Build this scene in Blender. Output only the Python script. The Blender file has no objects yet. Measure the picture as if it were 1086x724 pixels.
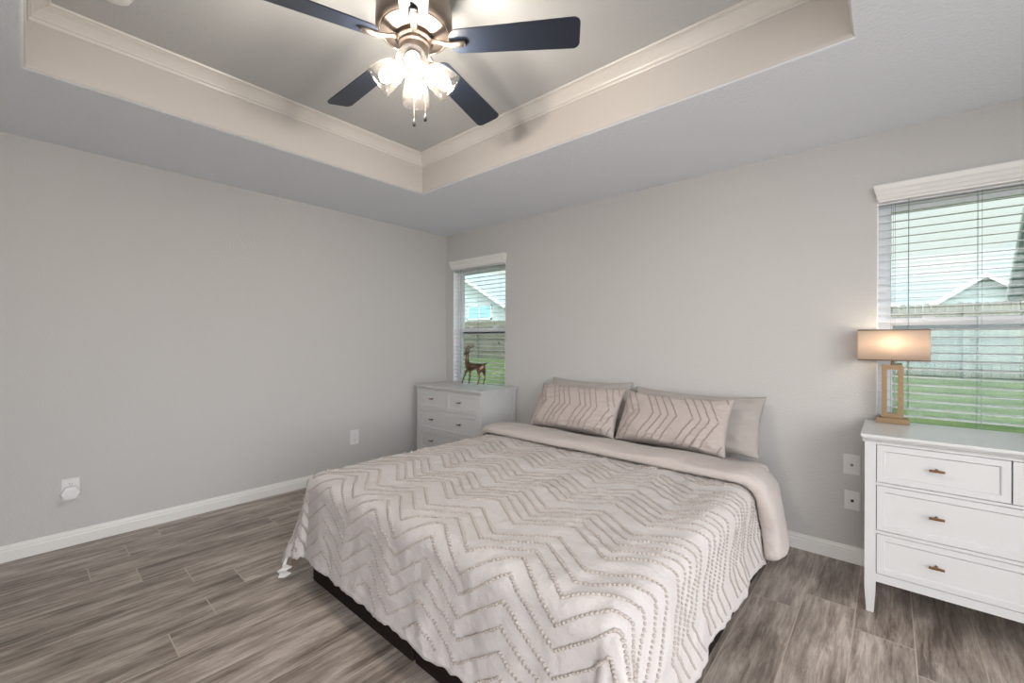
import bpy, bmesh, math, random
import numpy as np
from mathutils import Vector, Matrix, noise

scene = bpy.context.scene
COL = scene.collection
random.seed(7)

# ------------------------------------------------------------------ camera
YAW, ROLL, FPX = 0.72146, 0.0040982, 455.987
cam_data = bpy.data.cameras.new('camera')
cam = bpy.data.objects.new('camera', cam_data)
COL.objects.link(cam)
cam_data.sensor_fit = 'HORIZONTAL'
cam_data.sensor_width = 36.0
cam_data.lens = FPX / 1086.0 * 36.0
cam_data.shift_y = -1.058 / 1086.0
cam_data.clip_start = 0.05
v = Vector((-math.sin(YAW), math.cos(YAW), 0))
r0 = Vector((math.cos(YAW), math.sin(YAW), 0))
up0 = Vector((0, 0, 1))
rr = r0 * math.cos(ROLL) + up0 * math.sin(ROLL)
uu = -r0 * math.sin(ROLL) + up0 * math.cos(ROLL)
M = Matrix((rr, uu, -v)).transposed().to_4x4()
M.translation = Vector((4.2283, -3.53584, 1.42117))
cam.matrix_world = M
scene.camera = cam

# ------------------------------------------------------------------ colour management / light
scene.view_settings.view_transform = 'Standard'
scene.view_settings.look = 'None'
scene.view_settings.gamma = 1.0
scene.view_settings.use_curve_mapping = False
scene.view_settings.exposure = 0.33
scene.cycles.max_bounces = 10
scene.cycles.diffuse_bounces = 6
scene.cycles.transparent_max_bounces = 24
scene.cycles.caustics_reflective = False
scene.cycles.caustics_refractive = False
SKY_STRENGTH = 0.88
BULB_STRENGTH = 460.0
FILL_BOOST = 5.8

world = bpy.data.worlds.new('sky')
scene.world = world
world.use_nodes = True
wn, wl = world.node_tree.nodes, world.node_tree.links
wn.clear()
w_out = wn.new('ShaderNodeOutputWorld')
w_bg = wn.new('ShaderNodeBackground')
w_tc = wn.new('ShaderNodeTexCoord')
w_sep = wn.new('ShaderNodeSeparateXYZ')
wl.new(w_tc.outputs['Generated'], w_sep.inputs[0])
w_grad = wn.new('ShaderNodeValToRGB')
w_grad.color_ramp.elements[0].position = 0.0
w_grad.color_ramp.elements[0].color = (0.78, 0.86, 0.92, 1)
w_grad.color_ramp.elements[1].position = 0.55
w_grad.color_ramp.elements[1].color = (0.45, 0.66, 0.92, 1)
wl.new(w_sep.outputs['Z'], w_grad.inputs[0])
w_map = wn.new('ShaderNodeMapping')
w_map.inputs['Scale'].default_value = (1.6, 1.6, 5.0)
wl.new(w_tc.outputs['Generated'], w_map.inputs[0])
w_noise = wn.new('ShaderNodeTexNoise')
w_noise.inputs['Scale'].default_value = 1.7
w_noise.inputs['Detail'].default_value = 6.0
wl.new(w_map.outputs[0], w_noise.inputs['Vector'])
w_ramp = wn.new('ShaderNodeValToRGB')
w_ramp.color_ramp.elements[0].position = 0.30
w_ramp.color_ramp.elements[1].position = 0.52
wl.new(w_noise.outputs['Fac'], w_ramp.inputs[0])
w_mix = wn.new('ShaderNodeMix')
w_mix.data_type = 'RGBA'
wl.new(w_ramp.outputs['Color'], w_mix.inputs['Factor'])
wl.new(w_grad.outputs['Color'], w_mix.inputs['A'])
w_mix.inputs['B'].default_value = (1.0, 0.96, 0.93, 1)
wl.new(w_mix.outputs['Result'], w_bg.inputs['Color'])
# unseen sky behind and right of the camera, boosted to fill the room
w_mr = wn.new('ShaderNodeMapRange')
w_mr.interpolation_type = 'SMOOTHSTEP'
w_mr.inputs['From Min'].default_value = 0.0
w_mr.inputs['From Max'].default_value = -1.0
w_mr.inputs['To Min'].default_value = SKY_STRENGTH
w_mr.inputs['To Max'].default_value = SKY_STRENGTH * FILL_BOOST
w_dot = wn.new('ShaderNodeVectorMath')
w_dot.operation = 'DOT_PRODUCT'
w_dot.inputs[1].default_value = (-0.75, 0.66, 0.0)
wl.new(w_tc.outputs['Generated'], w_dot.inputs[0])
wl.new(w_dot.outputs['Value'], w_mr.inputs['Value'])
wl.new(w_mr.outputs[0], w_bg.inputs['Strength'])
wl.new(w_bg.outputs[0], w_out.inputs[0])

sun_data = bpy.data.lights.new('sun', 'SUN')
sun_data.energy = 2.1
sun_data.angle = math.radians(6)
sun = bpy.data.objects.new('sun', sun_data)
COL.objects.link(sun)
sun.rotation_euler = Vector((-0.15, 0.45, -0.88)).to_track_quat('-Z', 'Y').to_euler()
sun.location = (4, -16, 20)


# ------------------------------------------------------------------ helpers
def lin(r, g, b):
    f = lambda c: (c / 255 / 12.92) if c / 255 <= 0.04045 else ((c / 255 + 0.055) / 1.055) ** 2.4
    return (f(r), f(g), f(b), 1.0)


def mat(name, color, rough=0.5, metallic=0.0, spec=0.5, bump=None, sheen=0.0, coat=0.0):
    """bump = (scale, strength, distance, detail)"""
    m = bpy.data.materials.new(name)
    m.use_nodes = True
    n, l = m.node_tree.nodes, m.node_tree.links
    b = n['Principled BSDF']
    b.inputs['Base Color'].default_value = color
    b.inputs['Roughness'].default_value = rough
    b.inputs['Metallic'].default_value = metallic
    b.inputs['Specular IOR Level'].default_value = spec
    if sheen:
        b.inputs['Sheen Weight'].default_value = sheen
    if coat:
        b.inputs['Coat Weight'].default_value = coat
    if bump:
        tc = n.new('ShaderNodeTexCoord')
        t = n.new('ShaderNodeTexNoise')
        t.inputs['Scale'].default_value = bump[0]
        t.inputs['Detail'].default_value = bump[3]
        l.new(tc.outputs['Object'], t.inputs['Vector'])
        bp = n.new('ShaderNodeBump')
        bp.inputs['Strength'].default_value = bump[1]
        bp.inputs['Distance'].default_value = bump[2]
        l.new(t.outputs['Fac'], bp.inputs['Height'])
        l.new(bp.outputs[0], b.inputs['Normal'])
    return m


def var(m, scale, lo, hi, stretch=(1, 1, 1), detail=4.0):
    """replace the base colour by a noise ramp between lo and hi"""
    n, l = m.node_tree.nodes, m.node_tree.links
    tc = n.new('ShaderNodeTexCoord')
    mp = n.new('ShaderNodeMapping')
    mp.inputs['Scale'].default_value = stretch
    t = n.new('ShaderNodeTexNoise')
    t.inputs['Scale'].default_value = scale
    t.inputs['Detail'].default_value = detail
    rp = n.new('ShaderNodeValToRGB')
    rp.color_ramp.elements[0].position = 0.3
    rp.color_ramp.elements[1].position = 0.7
    rp.color_ramp.elements[0].color = lo
    rp.color_ramp.elements[1].color = hi
    l.new(tc.outputs['Object'], mp.inputs[0])
    l.new(mp.outputs[0], t.inputs['Vector'])
    l.new(t.outputs['Fac'], rp.inputs[0])
    l.new(rp.outputs[0], n['Principled BSDF'].inputs['Base Color'])
    return m


def obj(name, me, m=None, parent=None, smooth=False, loc=None):
    """link a bmesh or mesh as one object"""
    if isinstance(me, bmesh.types.BMesh):
        bm = me
        bmesh.ops.recalc_face_normals(bm, faces=bm.faces)
        me = bpy.data.meshes.new(name)
        bm.to_mesh(me)
        bm.free()
    o = bpy.data.objects.new(name, me)
    COL.objects.link(o)
    for mm in (m if isinstance(m, (list, tuple)) else [m]):
        if mm:
            me.materials.append(mm)
    if smooth:
        me.polygons.foreach_set('use_smooth', [True] * len(me.polygons))
    if parent:
        o.parent = parent
    if loc:
        o.location = loc
    return o


def autosmooth(o, deg=35):
    me = o.data
    me.polygons.foreach_set('use_smooth', [True] * len(me.polygons))
    bm = bmesh.new()
    bm.from_mesh(me)
    for e in bm.edges:
        if len(e.link_faces) == 2 and e.calc_face_angle(0) > math.radians(deg):
            e.smooth = False
    bm.to_mesh(me)
    bm.free()
    return o


def thing(name, label, cat, loc=(0, 0, 0), rz=0.0, group=None):
    o = bpy.data.objects.new(name, None)
    COL.objects.link(o)
    o.empty_display_size = 0.1
    o.location = loc
    o.rotation_euler = (0, 0, rz)
    return tag(o, label, cat, group)


def tag(o, label, cat, group=None):
    o['label'] = label
    o['category'] = cat
    if group:
        o['group'] = group
    return o


def struct(o, label=None):
    o['kind'] = 'structure'
    if label:
        o['label'] = label
    return o


def box(bm, x0, x1, y0, y1, z0, z1, mi=0):
    vs = [bm.verts.new(p) for p in ((x0, y0, z0), (x1, y0, z0), (x1, y1, z0), (x0, y1, z0),
                                    (x0, y0, z1), (x1, y0, z1), (x1, y1, z1), (x0, y1, z1))]
    for f in ((3, 2, 1, 0), (4, 5, 6, 7), (0, 1, 5, 4), (1, 2, 6, 5), (2, 3, 7, 6), (3, 0, 4, 7)):
        fc = bm.faces.new([vs[i] for i in f])
        fc.material_index = mi
    return vs


def bevel(bm, w, seg=2):
    bmesh.ops.bevel(bm, geom=list(bm.edges), offset=w, segments=seg, profile=0.5, affect='EDGES', clamp_overlap=True)
    return bm


def bbox(x0, x1, y0, y1, z0, z1, w=0.003, seg=2):
    bm = bmesh.new()
    box(bm, x0, x1, y0, y1, z0, z1)
    return bevel(bm, w, seg)


def lathe(bm, prof, n=32, mtx=None, cap=True, mi=0):
    """prof: list of (r, z)"""
    rings = []
    for (r, z) in prof:
        ring = []
        for i in range(n):
            a = 2 * math.pi * i / n
            p = Vector((r * math.cos(a), r * math.sin(a), z))
            ring.append(bm.verts.new(mtx @ p if mtx else p))
        rings.append(ring)
    for k in range(len(rings) - 1):
        for i in range(n):
            f = bm.faces.new((rings[k][i], rings[k][(i + 1) % n], rings[k + 1][(i + 1) % n], rings[k + 1][i]))
            f.material_index = mi
    if cap:
        if prof[0][0] > 1e-4:
            bm.faces.new(list(reversed(rings[0]))).material_index = mi
        if prof[-1][0] > 1e-4:
            bm.faces.new(rings[-1]).material_index = mi
    return bm


def tube(bm, pts, rad, n=8, cap=True, flat=1.0):
    """sweep a circle along points; rad number or list"""
    pts = [Vector(p) for p in pts]
    rads = rad if isinstance(rad, (list, tuple)) else [rad] * len(pts)
    rings = []
    ref = Vector((0, 0, 1))
    t0 = (pts[1] - pts[0]).normalized()
    if abs(t0.dot(ref)) > 0.9:
        ref = Vector((1, 0, 0))
    for k, p in enumerate(pts):
        t = (pts[min(k + 1, len(pts) - 1)] - pts[max(k - 1, 0)]).normalized()
        a = t.cross(ref).normalized()
        b = a.cross(t).normalized()
        rings.append([bm.verts.new(p + (a * math.cos(2 * math.pi * i / n) + b * math.sin(2 * math.pi * i / n) * flat) * rads[k])
                      for i in range(n)])
    for k in range(len(rings) - 1):
        for i in range(n):
            bm.faces.new((rings[k][i], rings[k][(i + 1) % n], rings[k + 1][(i + 1) % n], rings[k + 1][i]))
    if cap:
        bm.faces.new(list(reversed(rings[0])))
        bm.faces.new(rings[-1])
    return bm


def prism(bm, prof, x0, x1, axis='x', mi=0):
    """extrude a closed (p, q) profile along an axis. axis x: (y,z); axis y: (x,z); axis z: (x,y)"""
    def P(t, p, q):
        return {'x': (t, p, q), 'y': (p, t, q), 'z': (p, q, t)}[axis]
    a = [bm.verts.new(P(x0, p, q)) for p, q in prof]
    b = [bm.verts.new(P(x1, p, q)) for p, q in prof]
    n = len(prof)
    for i in range(n):
        bm.faces.new((a[i], a[(i + 1) % n], b[(i + 1) % n], b[i])).material_index = mi
    bm.faces.new(list(reversed(a))).material_index = mi
    bm.faces.new(b).material_index = mi
    return bm


def np_mesh(name, verts, faces, mats=None):
    me = bpy.data.meshes.new(name)
    me.from_pydata([tuple(p) for p in verts], [], [tuple(f) for f in faces])
    me.update()
    return me


def dup_tree(root, loc, label, scale=None):
    """copy a thing, its parts and their sub-parts"""
    r = root.copy()
    COL.objects.link(r)
    r.location = loc
    r['label'] = label
    if scale:
        r.scale = scale
    def rec(src, dst):
        for ch in list(src.children):
            c = ch.copy()
            COL.objects.link(c)
            c.parent = dst
            rec(ch, c)
    rec(root, r)
    return r


# ------------------------------------------------------------------ materials
M_wall = mat('wall_paint', lin(194, 193, 192), 0.62, spec=0.35, bump=(75, 0.5, 0.006, 2.0))
M_traytop = mat('ceiling_paint_dimmed', lin(194, 196, 197), 0.7, spec=0.25, bump=(70, 0.4, 0.004, 3.0))  # ceiling paint darkened in colour so the lit tray top looks dimmer
M_ceil = mat('ceiling_paint_daylit', lin(234, 239, 246), 0.7, spec=0.25, bump=(60, 0.5, 0.006, 3.0))  # soffit copy, colour lifted and cooled to carry daylight
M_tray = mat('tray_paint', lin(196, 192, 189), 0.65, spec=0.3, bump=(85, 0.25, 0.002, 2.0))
M_trim = mat('white_trim_paint', lin(226, 225, 223), 0.35, spec=0.5)
M_cream = mat('crown_paint', lin(212, 209, 206), 0.35, spec=0.5)
M_white = mat('white_furniture_lacquer', lin(195, 196, 197), 0.28, spec=0.5)
M_gap = mat('drawer_gap_shade', lin(36, 36, 36), 0.9)
M_vinyl = mat('white_vinyl', lin(240, 243, 247), 0.4)
M_slat = mat('white_blind_slat', lin(222, 224, 228), 0.45)
M_cord = mat('blind_cord', lin(120, 130, 140), 0.7)
M_dark = mat('dark_plastic', lin(40, 42, 44), 0.5)
M_plate = mat('white_plastic_plate', lin(222, 222, 222), 0.35)
M_bronze = mat('aged_brass', lin(120, 88, 58), 0.35, 1.0)
M_nickel = mat('brushed_nickel', lin(136, 126, 118), 0.48, 1.0, bump=(40, 0.05, 0.001, 2))
M_gold = mat('satin_gold', lin(140, 118, 92), 0.42, 0.7)
M_blade = mat('fan_blade_dark_blue_grey', lin(32, 40, 54), 0.36, spec=0.6, bump=(60, 0.06, 0.001, 3))
M_foundation = mat('black_box_spring_cloth', lin(34, 27, 25), 0.9, spec=0.1, bump=(300, 0.4, 0.002, 2))
M_mattress = mat('mattress_cloth', lin(214, 208, 204), 0.85, spec=0.1, bump=(200, 0.2, 0.002, 2))
M_comf = mat('comforter_cloth', lin(187, 182, 181), 0.85, spec=0.12, sheen=0.15, bump=(13, 0.8, 0.02, 6))
M_tuft = mat('tufted_yarn', lin(170, 162, 156), 0.95, spec=0.05)
M_fold = mat('comforter_lining', lin(182, 174, 170), 0.8, spec=0.12, sheen=0.1, bump=(11, 0.8, 0.02, 5))
M_sham = mat('sham_cloth', lin(176, 167, 163), 0.85, spec=0.1, bump=(22, 0.4, 0.01, 5))
M_shamtuft = mat('sham_yarn', lin(160, 149, 144), 0.95, spec=0.05)
M_pillow = mat('plain_pillow_cloth', lin(166, 161, 157), 0.85, spec=0.1, bump=(14, 0.45, 0.012, 4))
M_deer = var(mat('bronze_patina', lin(90, 70, 52), 0.36, 0.8), 14, lin(62, 68, 64), lin(146, 114, 90))
M_tag = mat('white_fabric_tag', lin(220, 218, 216), 0.8)


def emission_mat(name, color, strength):
    m = bpy.data.materials.new(name)
    m.use_nodes = True
    n, l = m.node_tree.nodes, m.node_tree.links
    n.clear()
    o = n.new('ShaderNodeOutputMaterial')
    e = n.new('ShaderNodeEmission')
    e.inputs['Color'].default_value = color
    e.inputs['Strength'].default_value = strength
    l.new(e.outputs[0], o.inputs[0])
    return m


M_bulb = emission_mat('lit_bulb', (1.0, 0.965, 0.92, 1), BULB_STRENGTH)
M_lampbulb = emission_mat('lit_lamp_bulb', (1.0, 0.88, 0.70, 1), 42.0)


def glass_mat(name, tint, refl=0.035, seeds=False):
    """a thin pane: tinted transmission plus a mirror coat"""
    m = bpy.data.materials.new(name)
    m.use_nodes = True
    n, l = m.node_tree.nodes, m.node_tree.links
    n.clear()
    o = n.new('ShaderNodeOutputMaterial')
    t = n.new('ShaderNodeBsdfTransparent')
    t.inputs['Color'].default_value = tint
    g = n.new('ShaderNodeBsdfGlossy')
    g.inputs['Roughness'].default_value = 0.05
    g.inputs['Color'].default_value = (0.9, 0.95, 1, 1)
    lw = n.new('ShaderNodeLayerWeight')
    pw = n.new('ShaderNodeMath')
    pw.operation = 'POWER'
    pw.inputs[1].default_value = 4.0
    l.new(lw.outputs['Facing'], pw.inputs[0])
    fr = n.new('ShaderNodeMapRange')
    fr.inputs['To Min'].default_value = refl
    fr.inputs['To Max'].default_value = 0.7
    l.new(pw.outputs[0], fr.inputs['Value'])
    mx = n.new('ShaderNodeMixShader')
    l.new(fr.outputs[0], mx.inputs[0])
    l.new(t.outputs[0], mx.inputs[1])
    l.new(g.outputs[0], mx.inputs[2])
    if seeds:
        d = n.new('ShaderNodeBsdfTranslucent')
        d.inputs['Color'].default_value = (0.95, 0.9, 0.84, 1)
        d2 = n.new('ShaderNodeBsdfDiffuse')
        d2.inputs['Color'].default_value = (0.85, 0.8, 0.75, 1)
        md = n.new('ShaderNodeMixShader')
        md.inputs[0].default_value = 0.4
        l.new(d.outputs[0], md.inputs[1])
        l.new(d2.outputs[0], md.inputs[2])
        tc = n.new('ShaderNodeTexCoord')
        tx = n.new('ShaderNodeTexVoronoi')
        tx.inputs['Scale'].default_value = 70
        l.new(tc.outputs['Object'], tx.inputs['Vector'])
        mr = n.new('ShaderNodeMapRange')
        mr.inputs['From Min'].default_value = 0.1
        mr.inputs['From Max'].default_value = 0.7
        mr.inputs['To Min'].default_value = 0.012
        mr.inputs['To Max'].default_value = 0.004
        l.new(tx.outputs['Distance'], mr.inputs['Value'])
        m2 = n.new('ShaderNodeMixShader')
        l.new(mr.outputs[0], m2.inputs[0])
        l.new(mx.outputs[0], m2.inputs[1])
        l.new(md.outputs[0], m2.inputs[2])
        l.new(m2.outputs[0], o.inputs[0])
    else:
        l.new(mx.outputs[0], o.inputs[0])
    return m


M_glass = glass_mat('tinted_window_glass', (0.87, 0.95, 0.935, 1))
M_screen = glass_mat('screened_window_glass', (0.86, 0.875, 0.86, 1))
M_seeded = glass_mat('seeded_clear_glass', (0.80, 0.77, 0.73, 1), seeds=True)


def shade_mat():
    m = bpy.data.materials.new('linen_lamp_shade')
    m.use_nodes = True
    n, l = m.node_tree.nodes, m.node_tree.links
    n.clear()
    o = n.new('ShaderNodeOutputMaterial')
    d = n.new('ShaderNodeBsdfDiffuse')
    t = n.new('ShaderNodeBsdfTranslucent')
    d.inputs['Color'].default_value = lin(226, 210, 196)
    t.inputs['Color'].default_value = lin(236, 220, 204)
    mx = n.new('ShaderNodeMixShader')
    mx.inputs[0].default_value = 0.5
    l.new(d.outputs[0], mx.inputs[1])
    l.new(t.outputs[0], mx.inputs[2])
    tc = n.new('ShaderNodeTexCoord')
    mp = n.new('ShaderNodeMapping')
    mp.inputs['Scale'].default_value = (40, 40, 420)
    ns = n.new('ShaderNodeTexNoise')
    ns.inputs['Scale'].default_value = 1.0
    l.new(tc.outputs['Object'], mp.inputs[0])
    l.new(mp.outputs[0], ns.inputs['Vector'])
    bp = n.new('ShaderNodeBump')
    bp.inputs['Strength'].default_value = 0.3
    bp.inputs['Distance'].default_value = 0.001
    l.new(ns.outputs['Fac'], bp.inputs['Height'])
    l.new(bp.outputs[0], d.inputs['Normal'])
    l.new(mx.outputs[0], o.inputs[0])
    return m


M_shade = shade_mat()


def floor_mat():
    m = bpy.data.materials.new('wood_look_plank_tile')
    m.use_nodes = True
    n, l = m.node_tree.nodes, m.node_tree.links
    b = n['Principled BSDF']
    geo = n.new('ShaderNodeNewGeometry')
    sep = n.new('ShaderNodeSeparateXYZ')
    l.new(geo.outputs['Position'], sep.inputs[0])

    def math_(op, a, c=None, val=None):
        nd = n.new('ShaderNodeMath')
        nd.operation = op
        for i, s in enumerate((a, c)):
            if s is None:
                continue
            if isinstance(s, (int, float)):
                nd.inputs[i].default_value = s
            else:
                l.new(s, nd.inputs[i])
        return nd.outputs[0]
    W, L = 0.225, 1.03
    xs = math_('DIVIDE', math_('SUBTRACT', sep.outputs['X'], 0.045), W)
    row = math_('FLOOR', xs)
    fx = math_('FRACT', xs)
    off = math_('MULTIPLY', math_('PINGPONG', math_('SUBTRACT', row, 2.0), 3.0), 0.2)
    ys = math_('DIVIDE', math_('SUBTRACT', math_('ADD', sep.outputs['Y'], 3.27 + 8.24), off), L)
    cl = math_('FLOOR', ys)
    fy = math_('FRACT', ys)
    ex = math_('MULTIPLY', math_('MINIMUM', fx, math_('SUBTRACT', 1.0, fx)), W)
    ey = math_('MULTIPLY', math_('MINIMUM', fy, math_('SUBTRACT', 1.0, fy)), L)
    ed = math_('MINIMUM', ex, ey)
    grout = math_('LESS_THAN', ed, 0.0026)
    comb = n.new('ShaderNodeCombineXYZ')
    l.new(row, comb.inputs[0])
    l.new(cl, comb.inputs[1])
    wn_ = n.new('ShaderNodeTexWhiteNoise')
    wn_.noise_dimensions = '2D'
    l.new(comb.outputs[0], wn_.inputs['Vector'])
    h = wn_.outputs['Value']
    # streaks along y
    c2 = n.new('ShaderNodeCombineXYZ')
    l.new(math_('MULTIPLY', sep.outputs['X'], 30.0), c2.inputs[0])
    l.new(math_('MULTIPLY', sep.outputs['Y'], 2.6), c2.inputs[1])
    l.new(math_('MULTIPLY', h, 37.0), c2.inputs[2])
    n1 = n.new('ShaderNodeTexNoise')
    n1.inputs['Scale'].default_value = 1.0
    n1.inputs['Detail'].default_value = 7.0
    n1.inputs['Roughness'].default_value = 0.68
    n1.inputs['Distortion'].default_value = 0.5
    l.new(c2.outputs[0], n1.inputs['Vector'])
    c3 = n.new('ShaderNodeCombineXYZ')
    l.new(math_('MULTIPLY', sep.outputs['X'], 7.0), c3.inputs[0])
    l.new(math_('MULTIPLY', sep.outputs['Y'], 2.4), c3.inputs[1])
    l.new(math_('MULTIPLY', h, 91.0), c3.inputs[2])
    n2 = n.new('ShaderNodeTexNoise')
    n2.inputs['Scale'].default_value = 1.0
    n2.inputs['Detail'].default_value = 4.0
    l.new(c3.outputs[0], n2.inputs['Vector'])
    s = math_('ADD', math_('MULTIPLY', n1.outputs['Fac'], 0.62), math_('MULTIPLY', n2.outputs['Fac'], 0.38))
    s = math_('ADD', s, math_('MULTIPLY', math_('SUBTRACT', h, 0.5), 0.05))
    c4 = n.new('ShaderNodeCombineXYZ')
    l.new(math_('MULTIPLY', sep.outputs['X'], 150.0), c4.inputs[0])
    l.new(math_('MULTIPLY', sep.outputs['Y'], 9.0), c4.inputs[1])
    l.new(math_('MULTIPLY', h, 53.0), c4.inputs[2])
    n3 = n.new('ShaderNodeTexNoise')
    n3.inputs['Scale'].default_value = 1.0
    n3.inputs['Detail'].default_value = 5.0
    n3.inputs['Roughness'].default_value = 0.75
    n3.inputs['Distortion'].default_value = 1.2
    l.new(c4.outputs[0], n3.inputs['Vector'])
    s = math_('ADD', s, math_('MULTIPLY', math_('SUBTRACT', n3.outputs['Fac'], 0.5), 0.30))
    rp = n.new('ShaderNodeValToRGB')
    cr = rp.color_ramp
    cr.elements[0].position = 0.37
    cr.elements[0].color = lin(98, 88, 81)
    cr.elements[1].position = 0.64
    cr.elements[1].color = lin(190, 179, 170)
    e = cr.elements.new(0.5)
    e.color = lin(146, 135, 126)
    l.new(s, rp.inputs[0])
    mx = n.new('ShaderNodeMix')
    mx.data_type = 'RGBA'
    l.new(grout, mx.inputs['Factor'])
    l.new(rp.outputs[0], mx.inputs['A'])
    mx.inputs['B'].default_value = lin(176, 164, 153)
    l.new(mx.outputs['Result'], b.inputs['Base Color'])
    b.inputs['Roughness'].default_value = 0.42
    b.inputs['Specular IOR Level'].default_value = 0.45
    bp = n.new('ShaderNodeBump')
    bp.inputs['Strength'].default_value = 0.35
    bp.inputs['Distance'].default_value = 0.002
    hgt = math_('SUBTRACT', n1.outputs['Fac'], math_('MULTIPLY', grout, 0.8))
    l.new(hgt, bp.inputs['Height'])
    l.new(bp.outputs[0], b.inputs['Normal'])
    return m


M_floor = floor_mat()

# ------------------------------------------------------------------ room shell
H = 2.73
RX, RY = 5.6, -5.2            # right wall, rear opening
TX0, TX1, TY0, TY1, TZ = 1.085, 4.10, -3.53, -1.185, 3.05   # ceiling tray

bm = bmesh.new()
box(bm, -0.14, RX + 0.14, RY, 0.14, -0.12, 0.0)
struct(obj('floor', bm, M_floor))

bm = bmesh.new()
box(bm, -0.14, 0.0, RY, 0.14, 0.0, H + 0.4)
struct(obj('wall_left', bm, M_wall))

bm = bmesh.new()
box(bm, RX, RX + 0.14, -1.3, 0.14, 0.0, H + 0.4)
box(bm, RX, RX + 0.14, RY, -1.3, 0.0, 0.25)
box(bm, RX, RX + 0.14, RY, -1.3, 2.5, H + 0.4)
box(bm, RX, RX + 0.14, RY, -4.9, 0.25, 2.5)
struct(obj('wall_right', bm, M_wall))
bm = bmesh.new()
box(bm, 0.0, 4.1, RY - 0.14, RY, 0.0, H + 0.4)
struct(obj('wall_rear', bm, M_wall))

WIN = [(0.145, 1.022), (4.165, 5.042)]
WZ0, WZ1, WT = 0.79, 2.31, 0.14
bm = bmesh.new()
box(bm, 0.0, RX, 0.0, WT, 0.0, WZ0)
box(bm, 0.0, RX, 0.0, WT, WZ1, H + 0.4)
box(bm, 0.0, WIN[0][0], 0.0, WT, WZ0, WZ1)
box(bm, WIN[0][1], WIN[1][0], 0.0, WT, WZ0, WZ1)
box(bm, WIN[1][1], RX, 0.0, WT, WZ0, WZ1)
struct(obj('wall_back', bm, M_wall))

# ceiling: soffit ring with rounded (bullnose) edge, tray sides, tray top
def ceiling():
    bm = bmesh.new()
    R = 0.022
    rings = []
    def rect(x0, x1, y0, y1, z):
        return [bm.verts.new(p) for p in ((x0, y0, z), (x1, y0, z), (x1, y1, z), (x0, y1, z))]
    rings.append((rect(0, RX, RY, 0, H), 0))
    for k in range(6):
        a = math.pi / 2 * k / 5
        o = -R + R * math.sin(a)          # -R .. 0 : outside edge to the wall face
        z = H + R - R * math.cos(a)
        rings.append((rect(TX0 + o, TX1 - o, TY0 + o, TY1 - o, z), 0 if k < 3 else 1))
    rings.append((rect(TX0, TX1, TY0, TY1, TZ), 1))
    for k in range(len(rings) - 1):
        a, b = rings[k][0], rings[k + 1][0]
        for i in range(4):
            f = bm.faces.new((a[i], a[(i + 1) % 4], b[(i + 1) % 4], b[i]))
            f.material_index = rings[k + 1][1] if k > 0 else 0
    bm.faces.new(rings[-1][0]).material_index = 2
    # weather lid above so no sky leaks in
    box(bm, -0.14, RX + 0.14, RY, 0.14, TZ + 0.06, TZ + 0.16)
    box(bm, -0.14, RX + 0.14, RY - 0.02, RY, H, TZ + 0.16)
    o = obj('ceiling', bm, [M_ceil, M_tray, M_traytop])
    struct(o)
    for p in o.data.polygons:
        p.use_smooth = False
    return o
ceiling()

# crown moulding inside the tray (offset inwards s, height z)
CROWN = [(0.0, -0.085), (0.006, -0.085), (0.009, -0.078), (0.009, -0.07), (0.016, -0.066), (0.02, -0.058),
         (0.03, -0.046), (0.046, -0.03), (0.06, -0.02), (0.066, -0.018), (0.066, -0.012), (0.076, -0.010), (0.08, 0.0)]
bm = bmesh.new()
rings = []
for s, dz in CROWN:
    rings.append([bm.verts.new(p) for p in ((TX0 + s, TY0 + s, TZ + dz), (TX1 - s, TY0 + s, TZ + dz),
                                            (TX1 - s, TY1 - s, TZ + dz), (TX0 + s, TY1 - s, TZ + dz))])
for k in range(len(rings) - 1):
    for i in range(4):
        bm.faces.new((rings[k][i], rings[k][(i + 1) % 4], rings[k + 1][(i + 1) % 4], rings[k + 1][i]))
struct(obj('trim_1', bm, M_cream), 'cream crown moulding around the ceiling tray')

# baseboards
BP = [(0, 0), (0.016, 0), (0.016, 0.066), (0.012, 0.072), (0.012, 0.084), (0.008, 0.09), (0.006, 0.103), (0, 0.103)]
bm = bmesh.new()
prism(bm, [(p, q) for p, q in BP], RY, 0.0, 'y')
struct(obj('baseboard_left', bm, M_trim))
bm = bmesh.new()
prism(bm, [(-p, q) for p, q in BP], 0.0, RX, 'x')
struct(obj('baseboard_back', bm, M_trim))


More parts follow.
